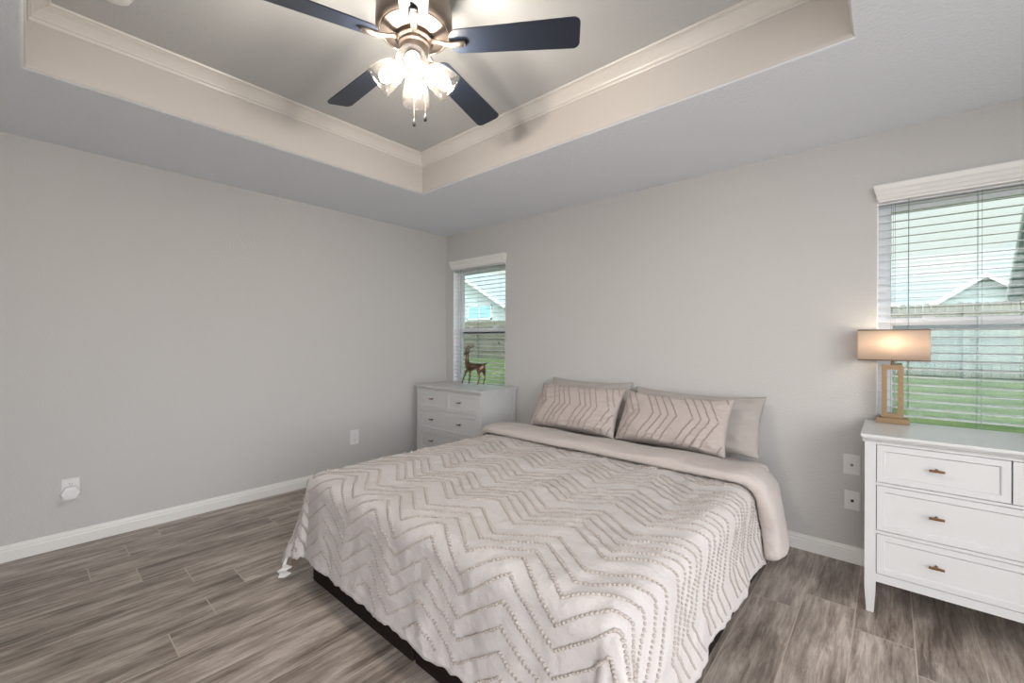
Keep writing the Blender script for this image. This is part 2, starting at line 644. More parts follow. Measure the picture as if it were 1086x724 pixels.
# ------------------------------------------------------------------ windows and blinds
def make_window(idx, x0, x1):
    ya, yb = 0.075, 0.135
    fw = 0.04
    bm = bmesh.new()
    for (a, b, c, d) in ((x0, x0 + fw, WZ0, WZ1), (x1 - fw, x1, WZ0, WZ1), (x0 + fw, x1 - fw, WZ1 - fw, WZ1), (x0 + fw, x1 - fw, WZ0, WZ0 + fw)):
        box(bm, a, b, ya, yb, c, d)
    for (a, b) in ((x0, x0 + 0.004), (x1 - 0.004, x1)):      # added white strips on the reveals, lightening them like daylight
        box(bm, a, b, 0.0005, ya, WZ0, WZ1)
    root = obj('window_%d' % idx, bm, M_vinyl)
    struct(root, 'white vinyl single-hung window in the back wall')
    zm = 1.545
    # upper sash (outer), lower sash (inner)
    def sash(name, xa, xb, za, zb, y0, y1, st, rail_b, rail_t, glass):
        b2 = bmesh.new()
        box(b2, xa, xa + st, y0, y1, za, zb)
        box(b2, xb - st, xb, y0, y1, za, zb)
        box(b2, xa + st, xb - st, y0, y1, za, za + rail_b)
        box(b2, xa + st, xb - st, y0, y1, zb - rail_t, zb)
        s = obj(name, b2, M_vinyl, root)
        g = bmesh.new()
        ym = (y0 + y1) / 2
        box(g, xa + st - 0.004, xb - st + 0.004, ym - 0.002, ym + 0.002, za + rail_b - 0.004, zb - rail_t + 0.004)
        obj('glass_pane', g, glass, s)
        return s
    sash('upper_sash', x0 + fw, x1 - fw, zm - 0.02, WZ1 - fw, 0.108, 0.132, 0.026, 0.03, 0.026, M_glass)
    lo = sash('lower_sash', x0 + fw, x1 - fw, WZ0 + fw, zm + 0.025, 0.078, 0.106, 0.036, 0.05, 0.045, M_glass)
    # insect screen over the lower half, outside
    g = bmesh.new()
    box(g, x0 + fw, x1 - fw, 0.136, 0.138, WZ0 + fw, zm - 0.02)
    obj('insect_screen', g, M_screen, root)
    g = bmesh.new()
    box(g, x0 + fw, x1 - fw, 0.1335, 0.141, zm - 0.045, zm - 0.018)
    obj('screen_frame', g, M_dark, root)
    for fx in (0.27, 0.73):
        xc = x0 + (x1 - x0) * fx
        g = bbox(xc - 0.03, xc + 0.03, 0.08, 0.104, zm + 0.025, zm + 0.037, 0.003)
        obj('sash_lock', g, M_vinyl, lo)
    # sill
    g = bbox(x0 + 0.001, x1 - 0.001, -0.012, 0.074, WZ0, WZ0 + 0.018, 0.004)
    obj('window_sill', g, M_trim, root)
    return root


for i, (a, b) in enumerate(WIN):
    make_window(i + 1, a, b)


def make_blind(label, x0, x1, loops):
    root = thing('window_blind', label, 'window blind', ((x0 + x1) / 2, 0.0, WZ0 + 0.02))
    root['group'] = 'white slatted window blinds'
    ox, oz = (x0 + x1) / 2, WZ0 + 0.02
    hw = (x1 - x0) / 2
    def W(bm):
        return bm
    # valance: crown-shaped board with mitred returns
    prof = [(0.0, 2.285), (-0.034, 2.285), (-0.036, 2.296), (-0.044, 2.302), (-0.044, 2.318), (-0.05, 2.326), (-0.05, 2.345),
            (-0.058, 2.356), (-0.062, 2.378), (-0.062, 2.386), (0.0, 2.386)]
    bm = bmesh.new()
    ins = [0.024 if z < 2.3 else (0.016 if z < 2.33 else (0.008 if z < 2.36 else 0.0)) for _, z in prof]
    a = [bm.verts.new((-hw - 0.018 + s, p, q - oz)) for (p, q), s in zip(prof, ins)]
    c = [bm.verts.new((hw + 0.018 - s, p, q - oz)) for (p, q), s in zip(prof, ins)]
    n = len(prof)
    for i in range(n):
        bm.faces.new((a[i], a[(i + 1) % n], c[(i + 1) % n], c[i]))
    bm.faces.new(list(reversed(a)))
    bm.faces.new(c)
    obj('valance', bm, M_trim, root)
    # slats
    z_top, z_bot, pitch = 2.262, 0.83, 0.0478
    bm = bmesh.new()
    z = z_top
    while z > z_bot + 0.02:
        zz = z - oz
        n = 5
        top, bot = [], []
        for k in range(n):
            t = k / (n - 1) - 0.5
            y = 0.031 + t * 0.050
            dz = 0.0022 * (1 - 4 * t * t) + t * 0.004
            top.append((y, zz + dz + 0.0013))
            bot.append((y, zz + dz - 0.0013))
        prism(bm, top + bot[::-1], -hw + 0.006, hw - 0.006, 'x')
        z -= pitch
    obj('slats', bm, M_slat, root)
    obj('bottom_rail', bbox(-hw + 0.006, hw - 0.006, 0.006, 0.056, z_bot - oz - 0.01, z_bot - oz + 0.008, 0.003), M_slat, root)
    obj('head_rail', bbox(-hw + 0.003, hw - 0.003, 0.004, 0.058, 2.275 - oz, 2.308 - oz, 0.002), M_slat, root)
    for xc in (-hw + 0.075, 0.0, hw - 0.075):
        bm = bmesh.new()
        for dx, dy in ((-0.009, 0.0045), (0.009, 0.0045), (0, 0.0575)):
            tube(bm, [(xc + dx, dy, 2.276 - oz), (xc + dx, dy, z_bot - oz)], 0.0008, 5)
        obj('ladder_cord', bm, M_cord, root)
    bm = bmesh.new()
    tube(bm, [(-hw + 0.145, -0.006, 2.29 - oz), (-hw + 0.146, -0.004, 1.02 - oz)], 0.0022, 6)
    obj('tilt_wand', bm, M_cord, root)
    bm = bmesh.new()
    tube(bm, [(hw - 0.1, -0.004, 2.29 - oz), (hw - 0.1, -0.003, 1.41 - oz)], 0.001, 5)
    lc = obj('lift_cord', bm, M_cord, root)
    bm = bmesh.new()
    lathe(bm, [(0.001, 0.0), (0.005, -0.006), (0.008, -0.03), (0.0075, -0.036), (0.001, -0.037)], 10,
          Matrix.Translation((hw - 0.1, -0.003, 1.412 - oz)))
    obj('tassel', bm, M_dark, lc)
    return root


make_blind('white slatted blind with plain valance on the narrow window behind the deer figurine', *WIN[0], None)
make_blind('white slatted blind with moulded valance on the window behind the table lamp', *WIN[1], None)


# ------------------------------------------------------------------ dressers
def make_dresser(label, loc):
    Wd, D, Ht = 1.03, 0.535, 0.938
    root = thing('dresser', label, 'dresser', loc, group='white three-row dressers')
    lg = 0.046
    # origin: front-left foot corner at (0,0), depth towards +y
    bm = bmesh.new()
    box(bm, -0.018, Wd + 0.018, -0.02, D + 0.005, Ht - 0.019, Ht)
    bevel(bm, 0.004, 2)
    prism(bm, [(-0.012, Ht - 0.019), (-0.009, Ht - 0.028), (0.0, Ht - 0.033), (0.004, Ht - 0.043), (D - 0.004, Ht - 0.043), (D, Ht - 0.019)], -0.01, Wd + 0.01, 'x')
    obj('top', bm, M_white, root)
    for sx in (0, 1):
        for sy in (0, 1):
            x0 = 0 if sx == 0 else Wd - lg
            y0 = 0 if sy == 0 else D - lg
            bm = bmesh.new()
            rows = []
            for z, ins in ((Ht - 0.043, 0), (0.15, 0), (0.11, 0.001), (0.0, 0.008)):
                rows.append([bm.verts.new(p) for p in ((x0 + ins, y0 + ins, z), (x0 + lg - ins, y0 + ins, z),
                                                       (x0 + lg - ins, y0 + lg - ins, z), (x0 + ins, y0 + lg - ins, z))])
            for k in range(3):
                for i in range(4):
                    bm.faces.new((rows[k][i], rows[k][(i + 1) % 4], rows[k + 1][(i + 1) % 4], rows[k + 1][i]))
            bm.faces.new(rows[0])
            bm.faces.new(rows[-1])
            obj('leg', bm, M_white, root)
    # carcass
    bm = bmesh.new()
    for xs in (0.006, Wd - 0.024):
        box(bm, xs + (0.006 if xs < 0.5 else -0.006), xs + 0.018 + (0.006 if xs < 0.5 else -0.006), lg - 0.004, D - lg + 0.004, 0.168, Ht - 0.043)     # recessed side panel
        xo = 0.003 if xs < 0.5 else Wd - 0.021
        box(bm, xo, xo + 0.018, lg, D - lg, 0.168, 0.215)
        box(bm, xo, xo + 0.018, lg, D - lg, Ht - 0.095, Ht - 0.043)
    box(bm, lg, Wd - lg, D - 0.02, D - 0.008, 0.168, Ht - 0.043)
    box(bm, lg, Wd - lg, 0.02, D - 0.02, 0.168, 0.18)
    # face rails
    y0, y1 = 0.005, 0.028
    for za, zb in ((0.168, 0.21), (0.4215, 0.4375), (0.6745, 0.6885), (0.887, Ht - 0.043)):
        box(bm, lg - 0.003, Wd - lg + 0.003, y0, y1, za, zb)
    box(bm, Wd / 2 - 0.0008, Wd / 2 + 0.0008, y0 + 0.012, y1, 0.6885, 0.887)
    obj('carcass', bm, M_white, root)
    bm = bmesh.new()
    box(bm, lg - 0.002, Wd - lg + 0.002, 0.030, 0.034, 0.18, 0.89)
    obj('gap_shade_sheet', bm, M_gap, root)  # dark sheet standing in for shade in the drawer gaps
    # drawers
    def drawer(xa, xb, za, zb, pulls):
        g = 0.0025
        xa, xb, za, zb = xa + g, xb - g, za + g, zb - g
        bm = bmesh.new()
        fr, dp = 0.029, 0.007
        yf, yk = 0.003, 0.028
        O = [(xa, za), (xb, za), (xb, zb), (xa, zb)]
        I = [(xa + fr, za + fr), (xb - fr, za + fr), (xb - fr, zb - fr), (xa + fr, zb - fr)]
        J = [(xa + fr + 0.006, za + fr + 0.006), (xb - fr - 0.006, za + fr + 0.006), (xb - fr - 0.006, zb - fr - 0.006), (xa + fr + 0.006, zb - fr - 0.006)]
        ring = lambda L, y: [bm.verts.new((x, y, z)) for x, z in L]
        R = [ring(O, yk), ring(O, yf + 0.0015)]
        O2 = [(xa + 0.0015, za + 0.0015), (xb - 0.0015, za + 0.0015), (xb - 0.0015, zb - 0.0015), (xa + 0.0015, zb - 0.0015)]
        R += [ring(O2, yf), ring(I, yf), ring(J, yf + dp)]
        for k in range(len(R) - 1):
            for i in range(4):
                bm.faces.new((R[k][i], R[k][(i + 1) % 4], R[k + 1][(i + 1) % 4], R[k + 1][i]))
        bm.faces.new(R[-1])
        bm.faces.new(list(reversed(R[0])))
        d = obj('drawer', bm, M_white, root)
        for px in pulls:
            zc = (za + zb) / 2 + 0.006
            bm = bmesh.new()
            box(bm, px - 0.028, px + 0.028, -0.026, -0.015, zc - 0.0055, zc + 0.0055)
            bevel(bm, 0.0018, 2)
            tube(bm, [(px, -0.016, zc), (px, 0.011, zc)], [0.0048, 0.0065], 10)
            obj('pull', bm, M_bronze, d)
    drawer(lg, Wd / 2, 0.6885, 0.887, [0.272])
    drawer(Wd / 2, Wd - lg, 0.6885, 0.887, [Wd - 0.305])
    drawer(lg, Wd - lg, 0.4375, 0.6745, [0.272, Wd - 0.305])
    drawer(lg, Wd - lg, 0.21, 0.4215, [0.272, Wd - 0.305])
    return root


dr = make_dresser('white dresser under the large window, holding the lit table lamp', (4.129, -0.588, 0.0))
dl = dup_tree(dr, (0.172, -0.562, 0.0), 'white dresser in the room corner beside the bed, holding the deer figurine', (1, 1, 0.978))


# ------------------------------------------------------------------ bed
BX0, BX1, BY0, BY1 = 1.655, 3.615, -2.385, -0.13
ZT = 0.585
bed = thing('bed', 'king bed with black split box springs and mattress under the pale comforter', 'bed', ((BX0 + BX1) / 2, -1.3, 0.0))
def B(x, y, z):
    return (x - (BX0 + BX1) / 2, y + 1.3, z)
for (xa, xb, dy) in ((1.668, 2.652, 0.0), (2.664, 3.622, 0.004)):
    a, b = B(xa, -2.402 + dy, 0.0), B(xb, BY1 - 0.02, 0.262)
    o = obj('box_spring', bbox(a[0], b[0], a[1], b[1], a[2], b[2], 0.012, 3), M_foundation, bed)
    autosmooth(o)
a, b = B(BX0, BY0, 0.266), B(BX1, BY1, ZT)
o = obj('mattress', bbox(a[0], b[0], a[1], b[1], a[2], b[2], 0.055, 4), M_mattress, bed)
autosmooth(o, 60)

# ---- comforter
CX0, CX1, CY0 = 1.60, 3.665, -2.425        # outer faces of the hang at the mattress top edge
Wc = CX1 - CX0
CZ = 0.622
RAD = 0.085
HANG = 0.47


def hv(o):
    """overhang length -> (outward offset from the inner edge of the roll, drop)"""
    q = RAD * math.pi / 2
    if o <= q:
        t = o / RAD
        return RAD * math.sin(t), RAD * (1 - math.cos(t))
    e = o - q
    return RAD + 0.06 * e + 0.10 * e * e, RAD + e * 0.985


def surf(a, b, lift=0.0):
    """cloth coordinates (a across from the left edge, b along from the foot edge) -> world point"""
    oa = -a if a < RAD else (a - Wc)
    oa = RAD - a if a < RAD else (a - (Wc - RAD) if a > Wc - RAD else 0.0)
    sx = -1 if a < RAD else 1
    ob = RAD - b if b < RAD else 0.0
    x = CX0 + min(max(a, RAD), Wc - RAD)
    y = CY0 + max(b, RAD)
    z = CZ
    # puffy crown of the filled top
    if oa > 0 or ob > 0:
        o = (oa ** 5 + ob ** 5) ** (1 / 5.0)
        h, dr = hv(o)
        nn = math.hypot(oa, ob)
        ux, uy = oa / nn, ob / nn
        corner = (2 * ux * uy)
        fl = 0.0
        if corner > 0:
            phi = math.atan2(uy, ux)
            fl = corner ** 1.5 * (0.15 * min(1, o / 0.55) ** 1.3) * (0.6 + 0.16 * math.cos(phi * 9))
        h2 = h + fl
        x += sx * ux * h2
        y -= uy * h2
        z -= dr
    return x, y, z


def cloth_disp(a, b):
    """height of puffs and wrinkles"""
    p = Vector((a * 2.2, b * 2.2, 0.0))
    d = 0.012 * noise.noise(p) + 0.007 * noise.noise(p * 2.3 + Vector((4, 1, 3)))
    # gathered creases near the foot corners and middle
    q = Vector((a * 5.0 + b * 3.0, b * 9.0 - a * 4.0, 2.0))
    w = 0.5 + 0.5 * noise.noise(Vector((a * 1.5 + 7, b * 1.5, 5.0)))
    d += 0.011 * w * (1 - abs(noise.noise(q)) * 2.2)
    d += 0.005 * (0.5 - abs(noise.noise(Vector((a * 7 - b * 5, b * 16 + a * 6, 6.0)))))
    hang = max(0.0, RAD - b, RAD - a, a - (Wc - RAD))
    if hang > 0.05:
        s = a if (RAD - b) >= max(RAD - a, a - (Wc - RAD)) else b
        k = min(1.0, (hang - 0.05) / 0.4)
        d += k * (0.016 * noise.noise(Vector((s * 6.0, hang * 0.8, 9.0))) + 0.007 * noise.noise(Vector((s * 17.0, hang * 1.5, 3.0))))
    return d


def build_comforter():
    da = 0.0125
    SIDE = 0.44
    a_vals = np.arange(-HANG + RAD * 0.43, Wc + SIDE - RAD * 0.43 + 1e-6, da)
    b_end = 1.62
    b_vals = np.arange(-HANG + RAD * 0.43, b_end, da)
    na, nb = len(a_vals), len(b_vals)
    P = np.zeros((na, nb, 3))
    eps = 0.004
    Dp = np.zeros((na, nb))
    for i, a in enumerate(a_vals):
        for j, b in enumerate(b_vals):
            P[i, j] = surf(a, b)
            Dp[i, j] = cloth_disp(a, b)
    ta = np.gradient(P, axis=0)
    tb = np.gradient(P, axis=1)
    N = np.cross(ta, tb)
    N /= np.linalg.norm(N, axis=2, keepdims=True) + 1e-9
    P = P + N * Dp[..., None]
    # scalloped hem
    for i in range(na):
        k = 0.014 * noise.noise(Vector((a_vals[i] * 22, 0, 0))) + 0.02 * noise.noise(Vector((a_vals[i] * 3.1, 5, 0)))
        for j in range(3):
            P[i, j, 2] += k * (1 - j / 3)
    for j in range(nb):
        k = 0.014 * noise.noise(Vector((b_vals[j] * 22, 3, 0))) + 0.02 * noise.noise(Vector((b_vals[j] * 3.1, 8, 0)))
        for i in range(3):
            P[i, j, 2] += k * (1 - i / 3)
            P[na - 1 - i, j, 2] += k * (1 - i / 3)
    verts = P.reshape(-1, 3).tolist()
    faces = []
    for i in range(na - 1):
        for j in range(nb - 1):
            q = i * nb + j
            faces.append((q, q + nb, q + nb + 1, q + 1))
    nf_cloth = len(faces)
    # ---- under side (filling thickness)
    base = len(verts)
    T = 0.016
    Q = P - N * T
    Q[..., 2] = np.maximum(Q[..., 2], 0.02)
    verts += Q.reshape(-1, 3).tolist()
    for i in range(na - 1):
        for j in range(nb - 1):
            q = base + i * nb + j
            faces.append((q, q + 1, q + nb + 1, q + nb))
    def edge(l):
        for u, w in zip(l[:-1], l[1:]):
            faces.append((u, w, base + w, base + u))
    edge([i * nb for i in range(na)][::-1])
    edge([i * nb + nb - 1 for i in range(na)])
    edge([j for j in range(nb)])
    edge([(na - 1) * nb + j for j in range(nb)][::-1])
    n_plain = len(faces)
    # ---- tufted chevron rows
    rows = []
    y = -2.405 - CY0
    for k in range(7):
        rows.append(y - 0.085 * k - (0.05 if k > 4 else 0))
    rows = sorted(rows)
    cur = y + 0.077
    for k in range(4):
        rows.append(cur)
        cur += 0.075
    cur += 0.05
    while cur < 1.75:
        for k in range(5):
            rows.append(cur)
            cur += 0.059
        cur += 0.056
    PER, AMP = 0.44, 0.15
    def tri(a):
        t = ((a - (3.655 - CX0)) / PER) % 1.0
        return AMP * (1 - 4 * abs(t - 0.5)) * -0.5 if False else AMP * (abs(2 * t - 1) - 1.0)
    # unit blob
    bl = bmesh.new()
    bmesh.ops.create_icosphere(bl, subdivisions=1, radius=1.0)
    bv = np.array([q.co[:] for q in bl.verts])
    bf = [[q.index for q in f.verts] for f in bl.faces]
    bl.free()
    rng = np.random.default_rng(5)
    a_lo, a_hi, b_lo, b_hi = a_vals[3], a_vals[-4], b_vals[3], 1.60
    def sample(a, b):
        fi = (a - a_vals[0]) / da
        fj = (b - b_vals[0]) / da
        i = min(max(int(fi), 0), na - 2)
        j = min(max(int(fj), 0), nb - 2)
        u, w = fi - i, fj - j
        p = (P[i, j] * (1 - u) * (1 - w) + P[i + 1, j] * u * (1 - w) + P[i, j + 1] * (1 - u) * w + P[i + 1, j + 1] * u * w)
        return p, N[i, j], ta[i, j], tb[i, j]
    allv, allf = [], []
    nv = len(verts)
    step = 0.0158
    for r in rows:
        a = a_lo
        while a < a_hi:
            t = tri(a)
            slope = 1.0
            b = r + t
            a += step / math.sqrt(1 + (2 * AMP / PER) ** 2)
            if b < b_lo or b > b_hi or a > a_hi:
                continue
            p, n_, u_, w_ = sample(a, b)
            u_ = u_ / (np.linalg.norm(u_) + 1e-9)
            w_ = np.cross(n_, u_)
            ang = 0.75 + rng.normal(0, 0.18)
            e1 = u_ * math.cos(ang) + w_ * math.sin(ang)
            e2 = np.cross(n_, e1)
            l1, l2, l3 = 0.0102 * rng.uniform(0.8, 1.2), 0.0058 * rng.uniform(0.8, 1.2), 0.0062
            c = p + n_ * 0.002
            vv = c + bv[:, :1] * l1 * e1 + bv[:, 1:2] * l2 * e2 + bv[:, 2:3] * l3 * n_
            allv.append(vv)
            allf += [[q + nv for q in f] for f in bf]
            nv += len(bv)
    verts += np.concatenate(allv).tolist()
    faces += allf
    me = bpy.data.meshes.new('comforter')
    me.from_pydata(verts, [], faces)
    me.update()
    o = obj('comforter', me, [M_comf, M_tuft], None, True)
    mi = np.zeros(len(faces), dtype=np.int32)
    mi[n_plain:] = 1
    me.polygons.foreach_set('material_index', mi)
    return o


comf = build_comforter()
tag(comf, 'pale comforter with tufted chevron rows draped over the bed', 'comforter')


def build_fold():
    """the turned-back head edge of the comforter: a thick plain roll across the bed and down its sides"""
    na, ns = 210, 40
    a0, a1 = -0.36, Wc + 0.385
    verts, faces = [], []
    for i in range(na):
        a = a0 + (a1 - a0) * i / (na - 1)
        end = min((a - a0), (a1 - a))
        over = max(0, RAD - a, a - (Wc - RAD))
        x, _, z = surf(a, 1.0)
        x2, _, z2 = surf(a + 0.004, 1.0)
        tx, tz = x2 - x, z2 - z
        L = math.hypot(tx, tz)
        nx, nz = -tz / L, tx / L
        yf = -0.955 + 0.035 * noise.noise(Vector((a * 1.3, 2, 2))) + 0.10 * min(1, over / 0.3)
        yb = -0.535 + 0.02 * noise.noise(Vector((a * 2, 7, 1)))
        # taper the ends closed
        tp = min(1.0, math.sqrt(max(0.0, 1 - (1 - min(1, end / 0.05)) ** 2)) + 0.02)
        puff = (0.062 + 0.03 * min(1, over / 0.3)) * (1 + 0.18 * noise.noise(Vector((a * 3, 0, 5))))
        ym = (yf + yb) / 2
        for s in range(ns):
            t = 2 * math.pi * s / ns
            c, sn = math.cos(t), math.sin(t)
            # superellipse section: round front roll, flat towards the pillows
            e = 0.55
            cy = math.copysign(abs(c) ** e, c)
            cz = math.copysign(abs(sn) ** 0.8, sn)
            y = ym + (yf - ym) * cy if c > 0 else ym - (yb - ym) * cy
            fr = (y - yb) / (yf - yb)
            hgt = puff * (0.42 + 0.58 * min(1, fr * 1.25) ** 0.8)
            off = 0.02 + (hgt * (cz + 0.55) / 1.55 if cz > -0.55 else hgt * (cz + 0.55) * 0.25)
            off = 0.02 + (off - 0.02) * tp
            w = 0.008 * noise.noise(Vector((a * 4, y * 9, 4))) + 0.011 * (0.5 - abs(noise.noise(Vector((a * 2.5 + y * 3, y * 15, 8)))))
            if over > 0.1:
                w += 0.016 * noise.noise(Vector((a * 3, y * 12, 14))) + 0.014 * (0.5 - abs(noise.noise(Vector((a * 4 + y * 5, y * 26 + a * 3, 21)))))
            off = max(0.0195, off + (w if cz > 0 else 0))
            # the roll slants back a little as it hangs
            yy = ym + (y - ym) * (0.55 + 0.45 * tp) + 0.09 * min(1, over / 0.4) * (1 - fr)
            verts.append((x + nx * off, min(yy, -0.05), max(0.05, z + nz * off)))
    for i in range(na - 1):
        for s in range(ns):
            p, q = i * ns + s, i * ns + (s + 1) % ns
            faces.append((p, q, q + ns, p + ns))
    faces.append(list(range(ns))[::-1])
    faces.append([(na - 1) * ns + s for s in range(ns)])
    me = bpy.data.meshes.new('folded_edge')
    me.from_pydata(verts, [], faces)
    me.update()
    bm = bmesh.new()
    bm.from_mesh(me)
    o = obj('folded_edge', bm, M_fold, comf, True)
    o['label'] = 'plain beige folded-back head edge'
    return o


build_fold()

# crumpled white tag hanging at the foot corner
def ribbon(name, pts, widths, m, parent, n_dir, thick=0.0015):
    bm = bmesh.new()
    L, R_ = [], []
    for (p, w) in zip(pts, widths):
        p = Vector(p)
        d = Vector(n_dir).normalized() * w
        L.append([bm.verts.new(p - d), bm.verts.new(p + d)])
    for k in range(len(L) - 1):
        bm.faces.new((L[k][0], L[k][1], L[k + 1][1], L[k + 1][0]))
    o = obj(name, bm, m, parent, False)
    md = o.modifiers.new('thickness', 'SOLIDIFY')
    md.thickness = thick
    return o
cz = 0.13
ribbon('care_tag', [(1.565, -2.505, 0.15), (1.56, -2.52, 0.10), (1.555, -2.50, 0.075), (1.545, -2.53, 0.06), (1.54, -2.505, 0.035), (1.545, -2.53, 0.022), (1.54, -2.52, 0.012)],
       [0.006, 0.010, 0.030, 0.026, 0.036, 0.020, 0.006], M_tag, comf, (0.75, 0.66, 0.1))
ribbon('corner_tie', [(1.60, -2.47, 0.16), (1.598, -2.475, 0.12), (1.59, -2.47, 0.085), (1.585, -2.48, 0.062)], [0.02, 0.022, 0.02, 0.008],
       mat('brown_tie', lin(112, 98, 88), 0.8), comf, (0.75, 0.66, 0.0))


# ---- pillows
def make_pillow(name, label, cat, w, h, t, loc, tilt, rz, m, group, chev=None, seed=0, roll=0.0, sag=0.02):
    nu, nv = 64, 44
    rng = random.Random(seed)
    so = Vector((rng.uniform(0, 50), rng.uniform(0, 50), rng.uniform(0, 50)))
    def pt(u, v_, side):
        ed = (1 - abs(u) ** 2.6) * (1 - abs(v_) ** 2.6)
        th = t / 2 * max(0.0, ed) ** 0.55
        pin = 0.045
        x = w / 2 * u * (1 - pin * (1 - v_ * v_) * abs(u) ** 3)
        z = h / 2 * v_ * (1 - 1.5 * pin * (1 - u * u) * abs(v_) ** 3)
        # heavier at the bottom, slumped top edge
        th *= 1 + 0.16 * (-v_)
        z -= sag * (1 - u * u) * max(0, v_) ** 2
        nn = 0.012 * noise.noise(Vector((u * 2.0, v_ * 1.6, side * 3)) + so)
        # radial creases from the corners / edges
        ec = max(abs(u), abs(v_))
        nn += 0.030 * ec * (0.5 - abs(noise.noise(Vector((u * 3 + v_ * 2.4, v_ * 7 - u * 3, side)) + so)))
        nn += 0.014 * max(0.0, 0.4 - v_) * (0.5 - abs(noise.noise(Vector((u * 2.2 + v_ * 1.5, u * 7 - v_ * 6, side + 4)) + so)))
        y = -side * (th + nn * min(1, ed * 6))
        return Vector((x, y, z + h / 2))
    verts, faces = [], []
    for side in (1, -1):
        for i in range(nu + 1):
            for j in range(nv + 1):
                u = math.sin((i / nu - 0.5) * math.pi) * 0.35 + (i / nu * 2 - 1) * 0.65
                v_ = math.sin((j / nv - 0.5) * math.pi) * 0.35 + (j / nv * 2 - 1) * 0.65
                verts.append(pt(u, v_, side))
    off = (nu + 1) * (nv + 1)
    for s in (0, 1):
        for i in range(nu):
            for j in range(nv):
                q = s * off + i * (nv + 1) + j
                f = (q, q + nv + 1, q + nv + 2, q + 1)
                faces.append(f if s == 0 else f[::-1])
    nplain = len(faces)
    if chev:
        bl = bmesh.new()
        bmesh.ops.create_icosphere(bl, subdivisions=1, radius=1.0)
        bv = [q.co.copy() for q in bl.verts]
        bf = [[q.index for q in f.verts] for f in bl.faces]
        bl.free()
        period, amp, x_off = chev
        k = -w / 2 - amp
        grp = 0
        while k < w / 2 + amp:
            for g in range(4):
                n = 46
                for q in range(n):
                    v_ = -0.94 + 1.88 * q / (n - 1)
                    x = k + g * period + amp * (1 - abs(v_ - 0.02) * 1.0) + x_off
                    u = x / (w / 2)
                    if abs(u) > 0.95:
                        continue
                    p = pt(u, v_, 1)
                    p2 = pt(u + 0.01, v_, 1)
                    p3 = pt(u, v_ + 0.01, 1)
                    e1 = (p2 - p).normalized()
                    e2 = (p3 - p).normalized()
                    nrm = e1.cross(e2).normalized()
                    b0 = len(verts)
                    for c in bv:
                        verts.append(p + nrm * 0.0026 + e1 * c.x * 0.0058 + e2 * c.y * 0.0066 + nrm * c.z * 0.0036)
                    faces += [[z_ + b0 for z_ in f] for f in bf]
            k += period * 5.0
    me = bpy.data.meshes.new(name)
    me.from_pydata(verts, [], faces)
    me.update()
    o = obj(name, me, [m, M_shamtuft], None, True)
    mi = np.zeros(len(faces), dtype=np.int32)
    mi[nplain:] = 1
    me.polygons.foreach_set('material_index', mi)
    bmw = bmesh.new()
    bmw.from_mesh(me)
    bmesh.ops.remove_doubles(bmw, verts=bmw.verts, dist=0.0004)
    bmw.to_mesh(me)
    bmw.free()
    o.location = loc
    o.rotation_euler = (-tilt, roll, rz)
    tag(o, label, cat, group)
    return o


make_pillow('bed_pillow', 'plain taupe pillow against the wall behind the left chevron sham', 'pillow', 0.84, 0.475, 0.12, (2.15, -0.285, 0.640), math.radians(27), 0.0, M_pillow,
            'plain pillows against the wall', None, 3, sag=0.012)
make_pillow('bed_pillow', 'plain taupe pillow against the wall sticking out past the right chevron sham', 'pillow', 0.97, 0.445, 0.12, (3.09, -0.285, 0.637), math.radians(27), 0.0, M_pillow,
            'plain pillows against the wall', None, 9, math.radians(0.5), sag=0.02)
make_pillow('pillow_sham', 'beige chevron tufted sham pillow nearer the corner dresser', 'pillow', 0.84, 0.425, 0.185, (2.19, -0.495, 0.655), math.radians(30), 0.0, M_sham,
            'chevron tufted pillow shams', (0.052, 0.10, 0.0), 12, math.radians(0), sag=0.01)
make_pillow('pillow_sham', 'beige chevron tufted sham pillow nearer the wall plates', 'pillow', 0.80, 0.425, 0.185, (3.02, -0.495, 0.655), math.radians(30), 0.0, M_sham,
            'chevron tufted pillow shams', (0.056, 0.11, 0.02), 27, math.radians(0.5), sag=0.035)


# ------------------------------------------------------------------ ceiling fan
AX, AY = 2.6, -2.365
fan = thing('ceiling_fan', 'brushed nickel ceiling fan with five dark blades and four lit glass shades', 'ceiling fan', (AX, AY, TZ))
def fz(z):
    return z - TZ
bm = bmesh.new()
lathe(bm, [(0.105, fz(3.05)), (0.11, fz(3.03)), (0.135, fz(3.0)), (0.158, fz(2.96)), (0.168, fz(2.92)), (0.17, fz(2.86)), (0.17, fz(2.832)),
           (0.163, fz(2.818)), (0.155, fz(2.813)), (0.15, fz(2.818)), (0.146, fz(2.812)), (0.10, fz(2.796)), (0.0, fz(2.794))], 56)
autosmooth(obj('motor_housing', bm, M_nickel, fan))
bm = bmesh.new()
lathe(bm, [(0.0, fz(2.797)), (0.084, fz(2.797)), (0.084, fz(2.775)), (0.078, fz(2.77)), (0.074, fz(2.768)), (0.0, fz(2.768))], 48)
autosmooth(obj('flywheel', bm, mat('dark_nickel', lin(104, 94, 86), 0.35, 1.0), fan))
bm = bmesh.new()
lathe(bm, [(0.0, fz(2.77)), (0.066, fz(2.77)), (0.07, fz(2.764)), (0.07, fz(2.755)), (0.064, fz(2.748)), (0.06, fz(2.70)), (0.056, fz(2.675)), (0.042, fz(2.655)),
           (0.02, fz(2.643)), (0.008, fz(2.64)), (0.0, fz(2.636))], 40)
kit = autosmooth(obj('light_kit', bm, M_nickel, fan))

